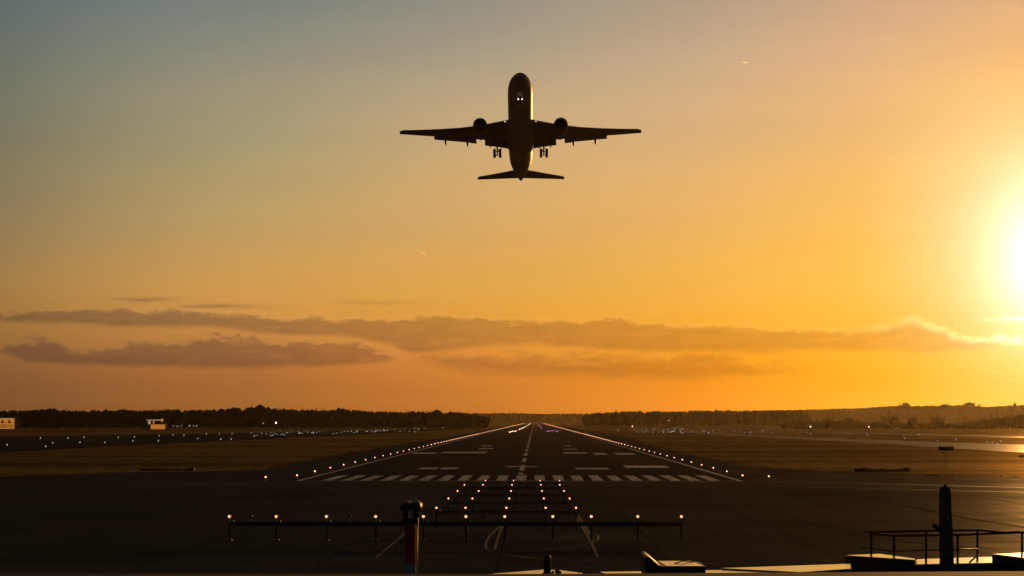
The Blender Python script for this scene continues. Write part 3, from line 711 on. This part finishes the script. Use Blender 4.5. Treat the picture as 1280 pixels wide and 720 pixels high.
for x, tilt in ((507, .12), (520.5, -.06)):
    q = P(x, 634, D).x - p.x
    mb = MB(); ax = Vector((tilt, 1, .04)).normalized(); c = Vector((q, 0, zl))
    mb.tube([c - ax * .26, c - ax * .2, c + ax * .05, c + ax * .22], [.09, .14, .16, .17], 18)
    mb.tube([c + Vector((0, 0, -.16)), c + Vector((0, 0, -.32))], [.13, .1], 12)
    h = mb.build('signal_lamp', M['dark'], t, True, angle=40)
    vb = MB(); rings = []
    for s_, k in ((.18, .178), (.42, .185)):
        rings.append([c + ax * s_ + Vector((math.cos(a) * k, 0, math.sin(a) * k)) for a in [R(-30 + 240 * j / 16) for j in range(17)]] + [c + ax * s_ + Vector((math.cos(a) * (k - .015), 0, math.sin(a) * (k - .015))) for a in [R(210 - 240 * j / 16) for j in range(17)]])
    vb.loft(rings); vb.build('visor', M['dark'], h)

def slab(label, top, y_extra, z, th, name='concrete_slab', cat='slab', group=None):
    "flat topped block whose top corners are given as photo points lying at height z"
    poly = [G(x, y, z) for x, y in top]; cxm = sum((q.x for q in poly)) / len(poly); cym = sum((q.y for q in poly)) / len(poly)
    pl = [(q.x - cxm, q.y - cym) for q in poly]
    t = thing(name, label, cat, (cxm, cym, 0), 0, group)
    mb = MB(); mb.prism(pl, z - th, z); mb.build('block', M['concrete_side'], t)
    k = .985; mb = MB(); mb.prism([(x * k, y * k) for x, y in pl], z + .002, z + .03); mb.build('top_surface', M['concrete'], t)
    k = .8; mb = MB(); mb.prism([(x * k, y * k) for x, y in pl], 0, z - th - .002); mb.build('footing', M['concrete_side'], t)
    return t
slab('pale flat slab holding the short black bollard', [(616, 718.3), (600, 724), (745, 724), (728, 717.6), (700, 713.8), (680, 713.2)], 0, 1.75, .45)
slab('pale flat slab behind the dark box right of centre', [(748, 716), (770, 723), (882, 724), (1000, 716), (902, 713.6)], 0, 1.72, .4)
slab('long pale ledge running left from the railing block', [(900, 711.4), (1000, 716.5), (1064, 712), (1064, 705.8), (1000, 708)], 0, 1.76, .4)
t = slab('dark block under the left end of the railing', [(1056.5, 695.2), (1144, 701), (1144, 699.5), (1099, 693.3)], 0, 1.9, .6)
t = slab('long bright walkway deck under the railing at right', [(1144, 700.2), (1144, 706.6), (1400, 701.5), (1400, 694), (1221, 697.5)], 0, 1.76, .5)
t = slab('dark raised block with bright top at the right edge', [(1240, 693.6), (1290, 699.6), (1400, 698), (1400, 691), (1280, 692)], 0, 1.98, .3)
# bollard
q = G(684, 717.5, 1.78)
t = thing('bollard', 'short round topped black bollard on the pale slab', 'bollard', (q.x, q.y, 1.78))
mb = MB(); hgt = P(684, 693.4, q.y).z - 1.78
mb.tube([(0, 0, 0), (0, 0, hgt * .82), (0, 0, hgt * .93), (0, 0, hgt)], [.105, .105, .085, .04], 18); mb.build('body', M['dark'], t, True, angle=50)
mb = MB(); mb.tube([(0, 0, 0), (0, 0, .03)], .16, 18); mb.build('base_flange', M['dark'], t)
for i, (x, y) in enumerate([(691, 716.4), (696.5, 716.8), (700, 716.2)]):
    g = G(x, y, 1.78); mb = MB(); r_ = (.05, .085, .045)[i]
    mb.ball((0, 0, r_ * .6), r_, 7, 5, .7); o = mb.build('stone', M['concrete_side'], loc=(g.x, g.y, 1.78))
    tag(o, ['small dark stone beside the bollard', 'largest dark stone lying right of the bollard', 'small dark stone farthest right of the bollard'][i], 'stone')
# dark vent housing with an upturned fin at its left end
q0, q1 = P(806.5, 708.5, 55), P(882, 706, 55); zt = q0.z
t = thing('vent_housing', 'black box with upturned curved fin at its left end and pale top', 'box', (q0.x, 55, 0))
wd = q1.x - q0.x; dep = 2.1; fin = P(806, 695.2, 55).z - zt
prof = [(0, 1.2), (wd, 1.2), (wd, zt), (.55, zt), (.42, zt + .03), (.3, zt + .12), (.2, zt + .22), (.12, zt + fin - .03), (.05, zt + fin), (0, zt + fin - .05)]
mb = MB(); mb.loft([[Vector((x, 0, z)) for x, z in prof], [Vector((x, dep, z)) for x, z in prof]]); mb.build('housing', M['dark'], t)
mb = MB(); mb.prism([(.6, .06), (wd - .03, .06), (wd - .25, dep - .05), (.5, dep - .05)], zt + .003, zt + .02); mb.build('lit_top_sheet', M['concrete'], t)  # pale sheet added to paint the light on the black box's top
mb = MB(); mb.tube([(.9, 1.0, zt + .02), (1.15, 1.25, zt + .07), (1.5, 1.6, zt + .02)], .015, 6); mb.build('cable', M['dark'], t)
mb = MB(); mb.prism([(.1, .1), (wd - .1, .1), (wd - .1, dep - .1), (.1, dep - .1)], 0, 1.198); mb.build('plinth', M['concrete_side'], t)
# railing
t = thing('railing', 'dark metal railing round the walkway at the lower right', 'railing', (P(1160, 690, 59).x, 59, 1.76))
off = t.location.copy(); zd = 1.76
posts = [(1089, 700, 667), (1117.5, 701, 670), (1157.5, 706, 663.5), (1197, 705, 668.7), (1221.7, 701, 662.8), (1277.6, 704, 665.5), (1340, 704, 664.5)]
tp = {}
for x, yb, yt in posts:
    g = G(x, yb, zd); top = P(x, yt, g.y); tp[x] = top - off
    mb = MB(); mb.tube([g - off, top - off], .036, 10); mb.box(g - off + Vector((0, 0, .012)), (.16, .16, .02)); mb.tube([top - off - Vector((0, 0, .05)), top - off + Vector((0, 0, .02))], .046, 10); mb.build('post', M['dark'], t, True)
def rail(pts, r): mb = MB(); mb.tube(pts, r, 8); mb.build('rail', M['dark'], t, True)
rail([tp[1089] - Vector((.06, .05, 0)), tp[1117.5], tp[1197], tp[1277.6], tp[1340]], .034)
rail([P(1081, 665, 60.8) - off, P(1120, 664.6, 59.8) - off, tp[1157.5], tp[1221.7] , P(1257, 666, 60.2) - off, tp[1277.6] + Vector((0, .3, 0))], .034)
rail([P(1076, 684.6, 60.5) - off, P(1089, 685.5, 60.5) - off, P(1117.5, 689.6, 60.2) - off], .02)
rail([P(1117.5, 689, 60.2) - off, P(1197, 686.6, 58.8) - off, P(1222, 686.2, 60.2) - off], .02)
mb = MB(); mb.tube([P(1212, 703, 59.0) - off, P(1222, 694, 60.0) - off], .028, 6); mb.build('brace', M['dark'], t)
# big timber post
D = 57.2; p = P(1184, 712, D); zt = P(1184, 608, D).z
zc = P(1168, 660, D).z; xq = P(1170, 660, D).x - p.x
t = thing('mooring_post', 'thick grey rounded post rising through the railing at lower right', 'post', (p.x, D, 0))
mb = MB(); mb.tube([(0, 0, 0), (0, 0, 1.6), (-.01, 0, 2.6), (-.03, 0, 3.4), (-.03, 0, zt - .25), (-.03, 0, zt - .1), (-.03, 0, zt - .02), (-.03, 0, zt)], [.2, .2, .2, .192, .175, .16, .13, .06], 20); mb.build('shaft', M['timber'], t, True)
mb = MB(); mb.ball((-.03, 0, zt + .025), .05, 10, 6); mb.tube([(.02, 0, zt - .02), (.03, 0, zt + .05)], .012, 6); mb.build('top_fitting', M['steel'], t, True)
for z_ in (2.1, 2.95):
    mb = MB(); mb.tube([(-.008, 0, z_), (-.008, 0, z_ + .07)], .206 if z_ < 2.5 else .196, 20); mb.build('strap', M['dark'], t, True, angle=40)
mb = MB(); mb.tube([(-.2, -.06, zc - .1), (-.23, -.05, zc - .5), (-.215, -.04, 2.2), (-.225, -.03, 1.7)], .014, 6); mb.build('cable', M['dark'], t)
mb = MB()
mb.tube([(-.16, -.05, zc - .08), (xq + .04, -.1, zc - .02)], .03, 8); mb.tube([(xq + .12, -.12, zc - .06), (xq - .04, -.16, zc + .05), (xq - .12, -.18, zc + .1)], [.055, .07, .075], 10); mb.build('camera_unit', M['dark'], t, True, angle=40)
# parapet in front
a = P(-200, 716.4, 20); b = P(640, 717.2, 20); c = P(1500, 712.4, 20)
t = thing('parapet', 'plain concrete parapet along the bottom edge of the photo', 'wall', (0, 20, 0))
mb = MB(); rings = []
for q in (a, b, c):
    z = q.z; x = q.x
    rings.append([Vector((x, -1.6, 0)), Vector((x, 0, 0)), Vector((x, 0, z - .05)), Vector((x, -.03, z)), Vector((x, -1.57, z)), Vector((x, -1.6, z - .05))])
mb.loft(rings); mb.build('coping', M['parapet'], t)

# ------------------------------------------------------------------ airliner taking off towards the camera
t = thing('airliner', 'twin engined jet airliner climbing overhead with wheels and flaps down', 'airplane', P(650.6, 160.0, 381))
t.rotation_euler = (R(-16.0), R(-0.25), R(0.3))
air = t; S0 = 25.0
def circ(s, r, zc, n=40, sx=1.0, sz=1.0):
    return [Vector((math.cos(2 * math.pi * k / n) * r * sx, s - S0, zc + math.sin(2 * math.pi * k / n) * r * sz)) for k in range(n)]
prof = [(0, .03, -.62), (.15, .34, -.61), (.5, .66, -.57), (1.1, .96, -.5), (2, 1.34, -.38), (3, 1.68, -.27), (4.2, 2.0, -.16), (5.5, 2.26, -.07), (7, 2.43, -.01), (9, 2.515, 0), (20, 2.515, 0), (36, 2.515, 0), (39, 2.46, .04), (42, 2.27, .2), (45, 1.92, .46), (48, 1.47, .76), (50.5, 1.05, 1.02), (52.5, .68, 1.2), (54, .36, 1.32), (54.9, .1, 1.38)]
prof = [(s_, r_ * .955, z_) for s_, r_, z_ in prof]
mb = MB(); mb.loft([circ(s, r, z) for s, r, z in prof]); fus = mb.build('fuselage', M['hull'], air, True)
# cockpit panes, just proud of the skin
mb = MB()
def skin(s, ang):
    for (s0, r0, z0), (s1, r1, z1) in zip(prof, prof[1:]):
        if s0 <= s <= s1:
            k = (s - s0) / (s1 - s0); r = r0 + (r1 - r0) * k + .02; z = z0 + (z1 - z0) * k
            return Vector((math.sin(ang) * r, s - S0, z + math.cos(ang) * r))
for sx in (-1, 1):
    for a0, a1, s0, s1 in ((2, 24, 2.1, 3.1), (26, 48, 2.2, 3.3), (50, 68, 2.5, 3.7)):
        mb.add([skin(s0, R(sx * a0)), skin(s0 + .1, R(sx * a1)), skin(s1, R(sx * a1)), skin(s1, R(sx * a0))], [(0, 1, 2, 3)])
mb.build('cockpit_window', M['glass'], fus)
mb = MB(); mb.loft([circ(s, r, z, 32, sx=k) for s, r, z, k in ((16.5, .6, -1.7, 1.2), (18, 1.3, -1.45, 1.45), (20, 1.6, -1.35, 1.75), (26, 1.66, -1.33, 1.8), (31, 1.6, -1.3, 1.72), (34, 1.25, -1.25, 1.5), (36.5, .5, -1.6, 1.2))])
mb.build('belly_fairing', M['hull'], air, True)
def foil(x, le, te, z, tk, inc=0.0, n=9):
    "closed aerofoil ring at spanwise station x"
    ch = te - le; up, lo = [], []
    for i in range(n + 1):
        u = (1 - math.cos(math.pi * i / n)) / 2
        th = 5 * tk * (.2969 * math.sqrt(u) - .126 * u - .3516 * u * u + .2843 * u ** 3 - .1015 * u ** 4) * ch
        cz = z - (u - .3) * ch * math.sin(inc)
        up.append(Vector((x, le + u * ch - S0, cz + th * 1.1))); lo.append(Vector((x, le + u * ch - S0, cz - th * .9)))
    return up + lo[-2:0:-1]
SPF = [(0, 16.6, 29.0, -1.55, .14), (2.5, 18.6, 29.4, -1.45, .135), (5, 20.3, 29.5, -1.12, .125), (8, 22.35, 29.9, -.72, .115), (12, 25.0, 30.9, .05, .105), (16, 27.5, 32.1, .98, .10), (20, 29.9, 33.5, 1.95, .095), (24.0, 32.3, 34.9, 3.0, .09), (24.75, 33.3, 35.2, 3.2, .08)]
SP = [(x, le, le + (te - le) * (.84 if x < 9 else .79), z, tk * 1.05) for x, le, te, z, tk in SPF]
def wing_at(x):
    for a, b in zip(SP, SP[1:]):
        if a[0] <= x <= b[0]:
            k = (x - a[0]) / (b[0] - a[0]); return [a[i] + (b[i] - a[i]) * k for i in range(5)]
FP = dict(smooth=True, angle=50)
for sx in (-1, 1):
    def mir(r): return [Vector((p.x * sx, p.y, p.z)) for p in (r if sx > 0 else r[::-1])]
    mb = MB(); mb.loft([mir(foil(x, le, te, z, tk, R(2.5 - x * .1))) for x, le, te, z, tk in SP]); wing = mb.build('wing', M['wingm'], air, **FP)
    # deflected flaps
    for x0, x1, ch, dz, inc in ((2.6, 7.2, 2.0, -.42, 26), (8.9, 17.6, 1.35, -.16, 24)):
        rings = []
        for k in range(4):
            x = x0 + (x1 - x0) * k / 3; _, le, te, z, tk = wing_at(x); c = ch * (1 - .25 * k / 3)
            rings.append(mir(foil(x, te - .1, te - .1 + c, z + dz + (.1 if k else 0), .12, R(inc))))
        mb = MB(); mb.loft(rings); mb.build('flap', M['wingm'], wing, **FP)
    mb = MB(); mb.loft([mir(foil(x, wing_at(x)[1] - .28, wing_at(x)[1] + .25, wing_at(x)[3] - .2, .22, R(18))) for x in (9.6, 14, 18, 23.4)]); mb.build('slat', M['wingm'], wing, **FP)
    for x in (6.1, 10.7, 15.2):
        _, le, te, z, tk = wing_at(x)
        mb = MB(); mb.tube([(sx * x, te - 2.6 - S0, z - .3), (sx * x, te - 1.4 - S0, z - .62), (sx * x, te + .1 - S0, z - .85), (sx * x, te + 1.0 - S0, z - 1.05), (sx * x, te + 1.5 - S0, z - 1.25)], [.05, .22, .26, .19, .04], 10); mb.build('flap_fairing', M['wingm'], wing, True)
    mb = MB(); mb.ball((sx * 3.05, 18.85 - S0, -1.42), .085, 10, 6); mb.build('landing_light', M['landing'], wing, True)
    # engine
    xe, ze = 7.95, -2.0; e = MB(); s0 = 18.6
    def ring(s, r, n=32): return [Vector((sx * xe + math.cos(2 * math.pi * k / n) * r, s - S0, ze + math.sin(2 * math.pi * k / n) * r)) for k in range(n)]
    e.loft([ring(s0 + .9, 1.06), ring(s0 + .25, 1.10), ring(s0 + .04, 1.19), ring(s0, 1.25), ring(s0 + .06, 1.31), ring(s0 + .4, 1.39), ring(s0 + 1.4, 1.45), ring(s0 + 3.0, 1.38), ring(s0 + 4.2, 1.2), ring(s0 + 4.4, 1.17), ring(s0 + 4.35, 1.1)], cap=False)
    eng = e.build('engine', M['nac'], air, True)
    e = MB(); e.loft([ring(s0 + 3.9, 1.08), ring(s0 + 4.6, .86), ring(s0 + 5.6, .62), ring(s0 + 5.65, .45), ring(s0 + 6.3, .1)]); e.build('exhaust_cone', M['dark'], eng, True, angle=50)
    e = MB(); e.loft([ring(s0 + .85, 1.07), ring(s0 + .86, .35), ring(s0 + .45, .18), ring(s0 + .3, .03)])
    for k in range(24):
        a = 2 * math.pi * k / 24; d = Vector((math.cos(a), 0, math.sin(a))); pr = Vector((-math.sin(a), 0, math.cos(a))); c = Vector((sx * xe, s0 + .8 - S0, ze))
        e.add([c + d * .3 - pr * .03, c + d * .3 + pr * .05 + Vector((0, -.1, 0)), c + d * 1.05 + pr * .13 + Vector((0, -.12, 0)), c + d * 1.05 - pr * .02], [(0, 1, 2, 3)])
    e.build('fan', M['dark'], eng)
    e = MB(); e.loft([[Vector((sx * xe - .22, y - S0, z)), Vector((sx * xe + .22, y - S0, z)), Vector((sx * xe + .22, y - S0, z2)), Vector((sx * xe - .22, y - S0, z2))] for y, z, z2 in ((19.6, -1.0, -.95), (21.5, -1.05, -.55), (23.5, -1.2, -.55), (26.5, -1.35, -.75), (28.5, -1.05, -.9))]); e.build('pylon', M['nac'], eng)
    # tailplane
    mb = MB(); mb.loft([mir(foil(x, le, te, z, .1, 0)) for x, le, te, z in ((.2, 46.9, 51.6, .55), (1.2, 47.5, 51.9, .62), (5, 50.1, 53.1, 1.0), (9.0, 52.7, 54.3, 1.38), (9.3, 53.3, 54.4, 1.42))]); mb.build('tailplane', M['wingm'], air, **FP)
    # main gear
    gx, gs, gz = sx * 4.7, 30.0, -3.3
    g = MB(); g.tube([(gx, gs - S0, -1.2), (gx, gs - S0, gz)], [.2, .15], 12); g.tube([(gx - sx * 1.6, gs - .1 - S0, -1.5), (gx, gs - S0, -2.9)], .09, 8); g.tube([(gx, gs - 1.6 - S0, -1.4), (gx, gs - S0, -3.0)], .07, 8)
    gear = g.build('main_landing_gear', M['dark'], air, True)
    g = MB(); g.tube([(gx, gs - .85 - S0, gz + .06), (gx, gs + .85 - S0, gz - .10)], .12, 8)
    for d in (-.72, .72): g.tube([(gx - .72, gs + d - S0, gz - d * .09), (gx + .72, gs + d - S0, gz - d * .09)], .08, 8)
    g.build('bogie', M['dark'], gear)
    for d in (-.72, .72):
        for wx in (-.57, .57):
            g = MB(); c = Vector((gx + wx, gs + d - S0, gz - d * .09)); g.tube([c + Vector((k, 0, 0)) for k in (-.27, -.23, -.1, .1, .23, .27)], [.40, .53, .58, .58, .53, .40], 20); g.build('wheel', M['rubber'], gear, True, angle=50)
    g = MB(); g.box((gx + sx * .35, gs - S0, -2.1), (.05, 1.5, 1.5)); g.build('gear_door', M['wingm'], gear)
# fin
mb = MB(); mb.loft([[Vector((p.z * 1.0, p.y, x)) for p in foil(0, le, te, 0, .1)] for x, le, te in ((1.2, 42.0, 51.4), (2.4, 43.6, 52.0), (6, 47.4, 53.4), (10.2, 51.4, 55.2), (10.5, 52.2, 55.3))]); mb.build('tail_fin', M['hull'], air, **FP)
# nose gear with lamps
ns = 5.6
g = MB(); g.tube([(0, ns - S0, -2.0), (0, ns - .1 - S0, -4.0)], [.13, .09], 10); g.tube([(0, ns + 1.4 - S0, -2.3), (0, ns - S0, -3.3)], .06, 8); ng = g.build('nose_landing_gear', M['dark'], air, True)
for wx in (-.28, .28):
    g = MB(); c = Vector((wx, ns - .1 - S0, -4.0)); g.tube([c + Vector((k, 0, 0)) for k in (-.16, -.12, .12, .16)], [.34, .45, .45, .34], 18); g.build('wheel', M['rubber'], ng, True, angle=50)
for wx in (-.36, .36):
    g = MB(); g.ball((wx, ns - .25 - S0, -3.05), .12, 12, 8); g.build('landing_light', M['landing'], ng, True)
g = MB(); g.tube([(-.42, ns - .12 - S0, -3.05), (.42, ns - .12 - S0, -3.05)], .05, 8); g.build('lamp_bracket', M['dark'], ng)
for sx in (-1, 1):
    g = MB(); g.box((sx * .5, ns - .5 - S0, -2.75), (.04, 1.6, .6)); g.build('gear_door', M['hull'], ng)

# ------------------------------------------------------------------ distant vapour trails high in the sky
for (x0, y0, x1, y1, r, lab) in ((521.5, 311.6, 533, 319.4, 2.4, 'short bright slanting vapour trail below the airliner'), (926.5, 77.2, 934, 78.6, 1.8, 'tiny bright vapour trail high at right')):
    p, q = P(x0, y0, 9500), P(x1, y1, 9500); c = (p + q) / 2
    mb = MB(); d = (q - p)
    mb.tube([d * k + Vector((0, 0, random.uniform(-.3, .3))) for k in (-.5, -.3, 0, .25, .42, .5)], [.15, r * .7, r, r * 1.1, r * .8, .15], 10)
    tag(mb.build('vapour_trail', M['contrail'], smooth=True, loc=c), lab, 'vapour trail')

# ------------------------------------------------------------------ evening haze over the airfield
hm = bpy.data.materials.new('evening_haze'); hm.use_nodes = True; hn = NT(hm.node_tree); hm.node_tree.nodes.clear()
pv = hn.new('ShaderNodeVolumePrincipled'); pv.inputs['Color'].default_value = (0.97, 0.76, 0.46, 1)
pv.inputs['Density'].default_value = 1.1e-5; pv.inputs['Anisotropy'].default_value = 0.8
ho = hn.new('ShaderNodeOutputMaterial'); hn.l.new(pv.outputs[0], ho.inputs['Volume'])
mb = MB(); mb.box((0, 4050, 47), (7200, 8500, 96)); hz = mb.build('haze', hm); tag(hz, kind='stuff'); hz['label'] = 'thin evening haze over the whole airfield'; hz['category'] = 'haze'
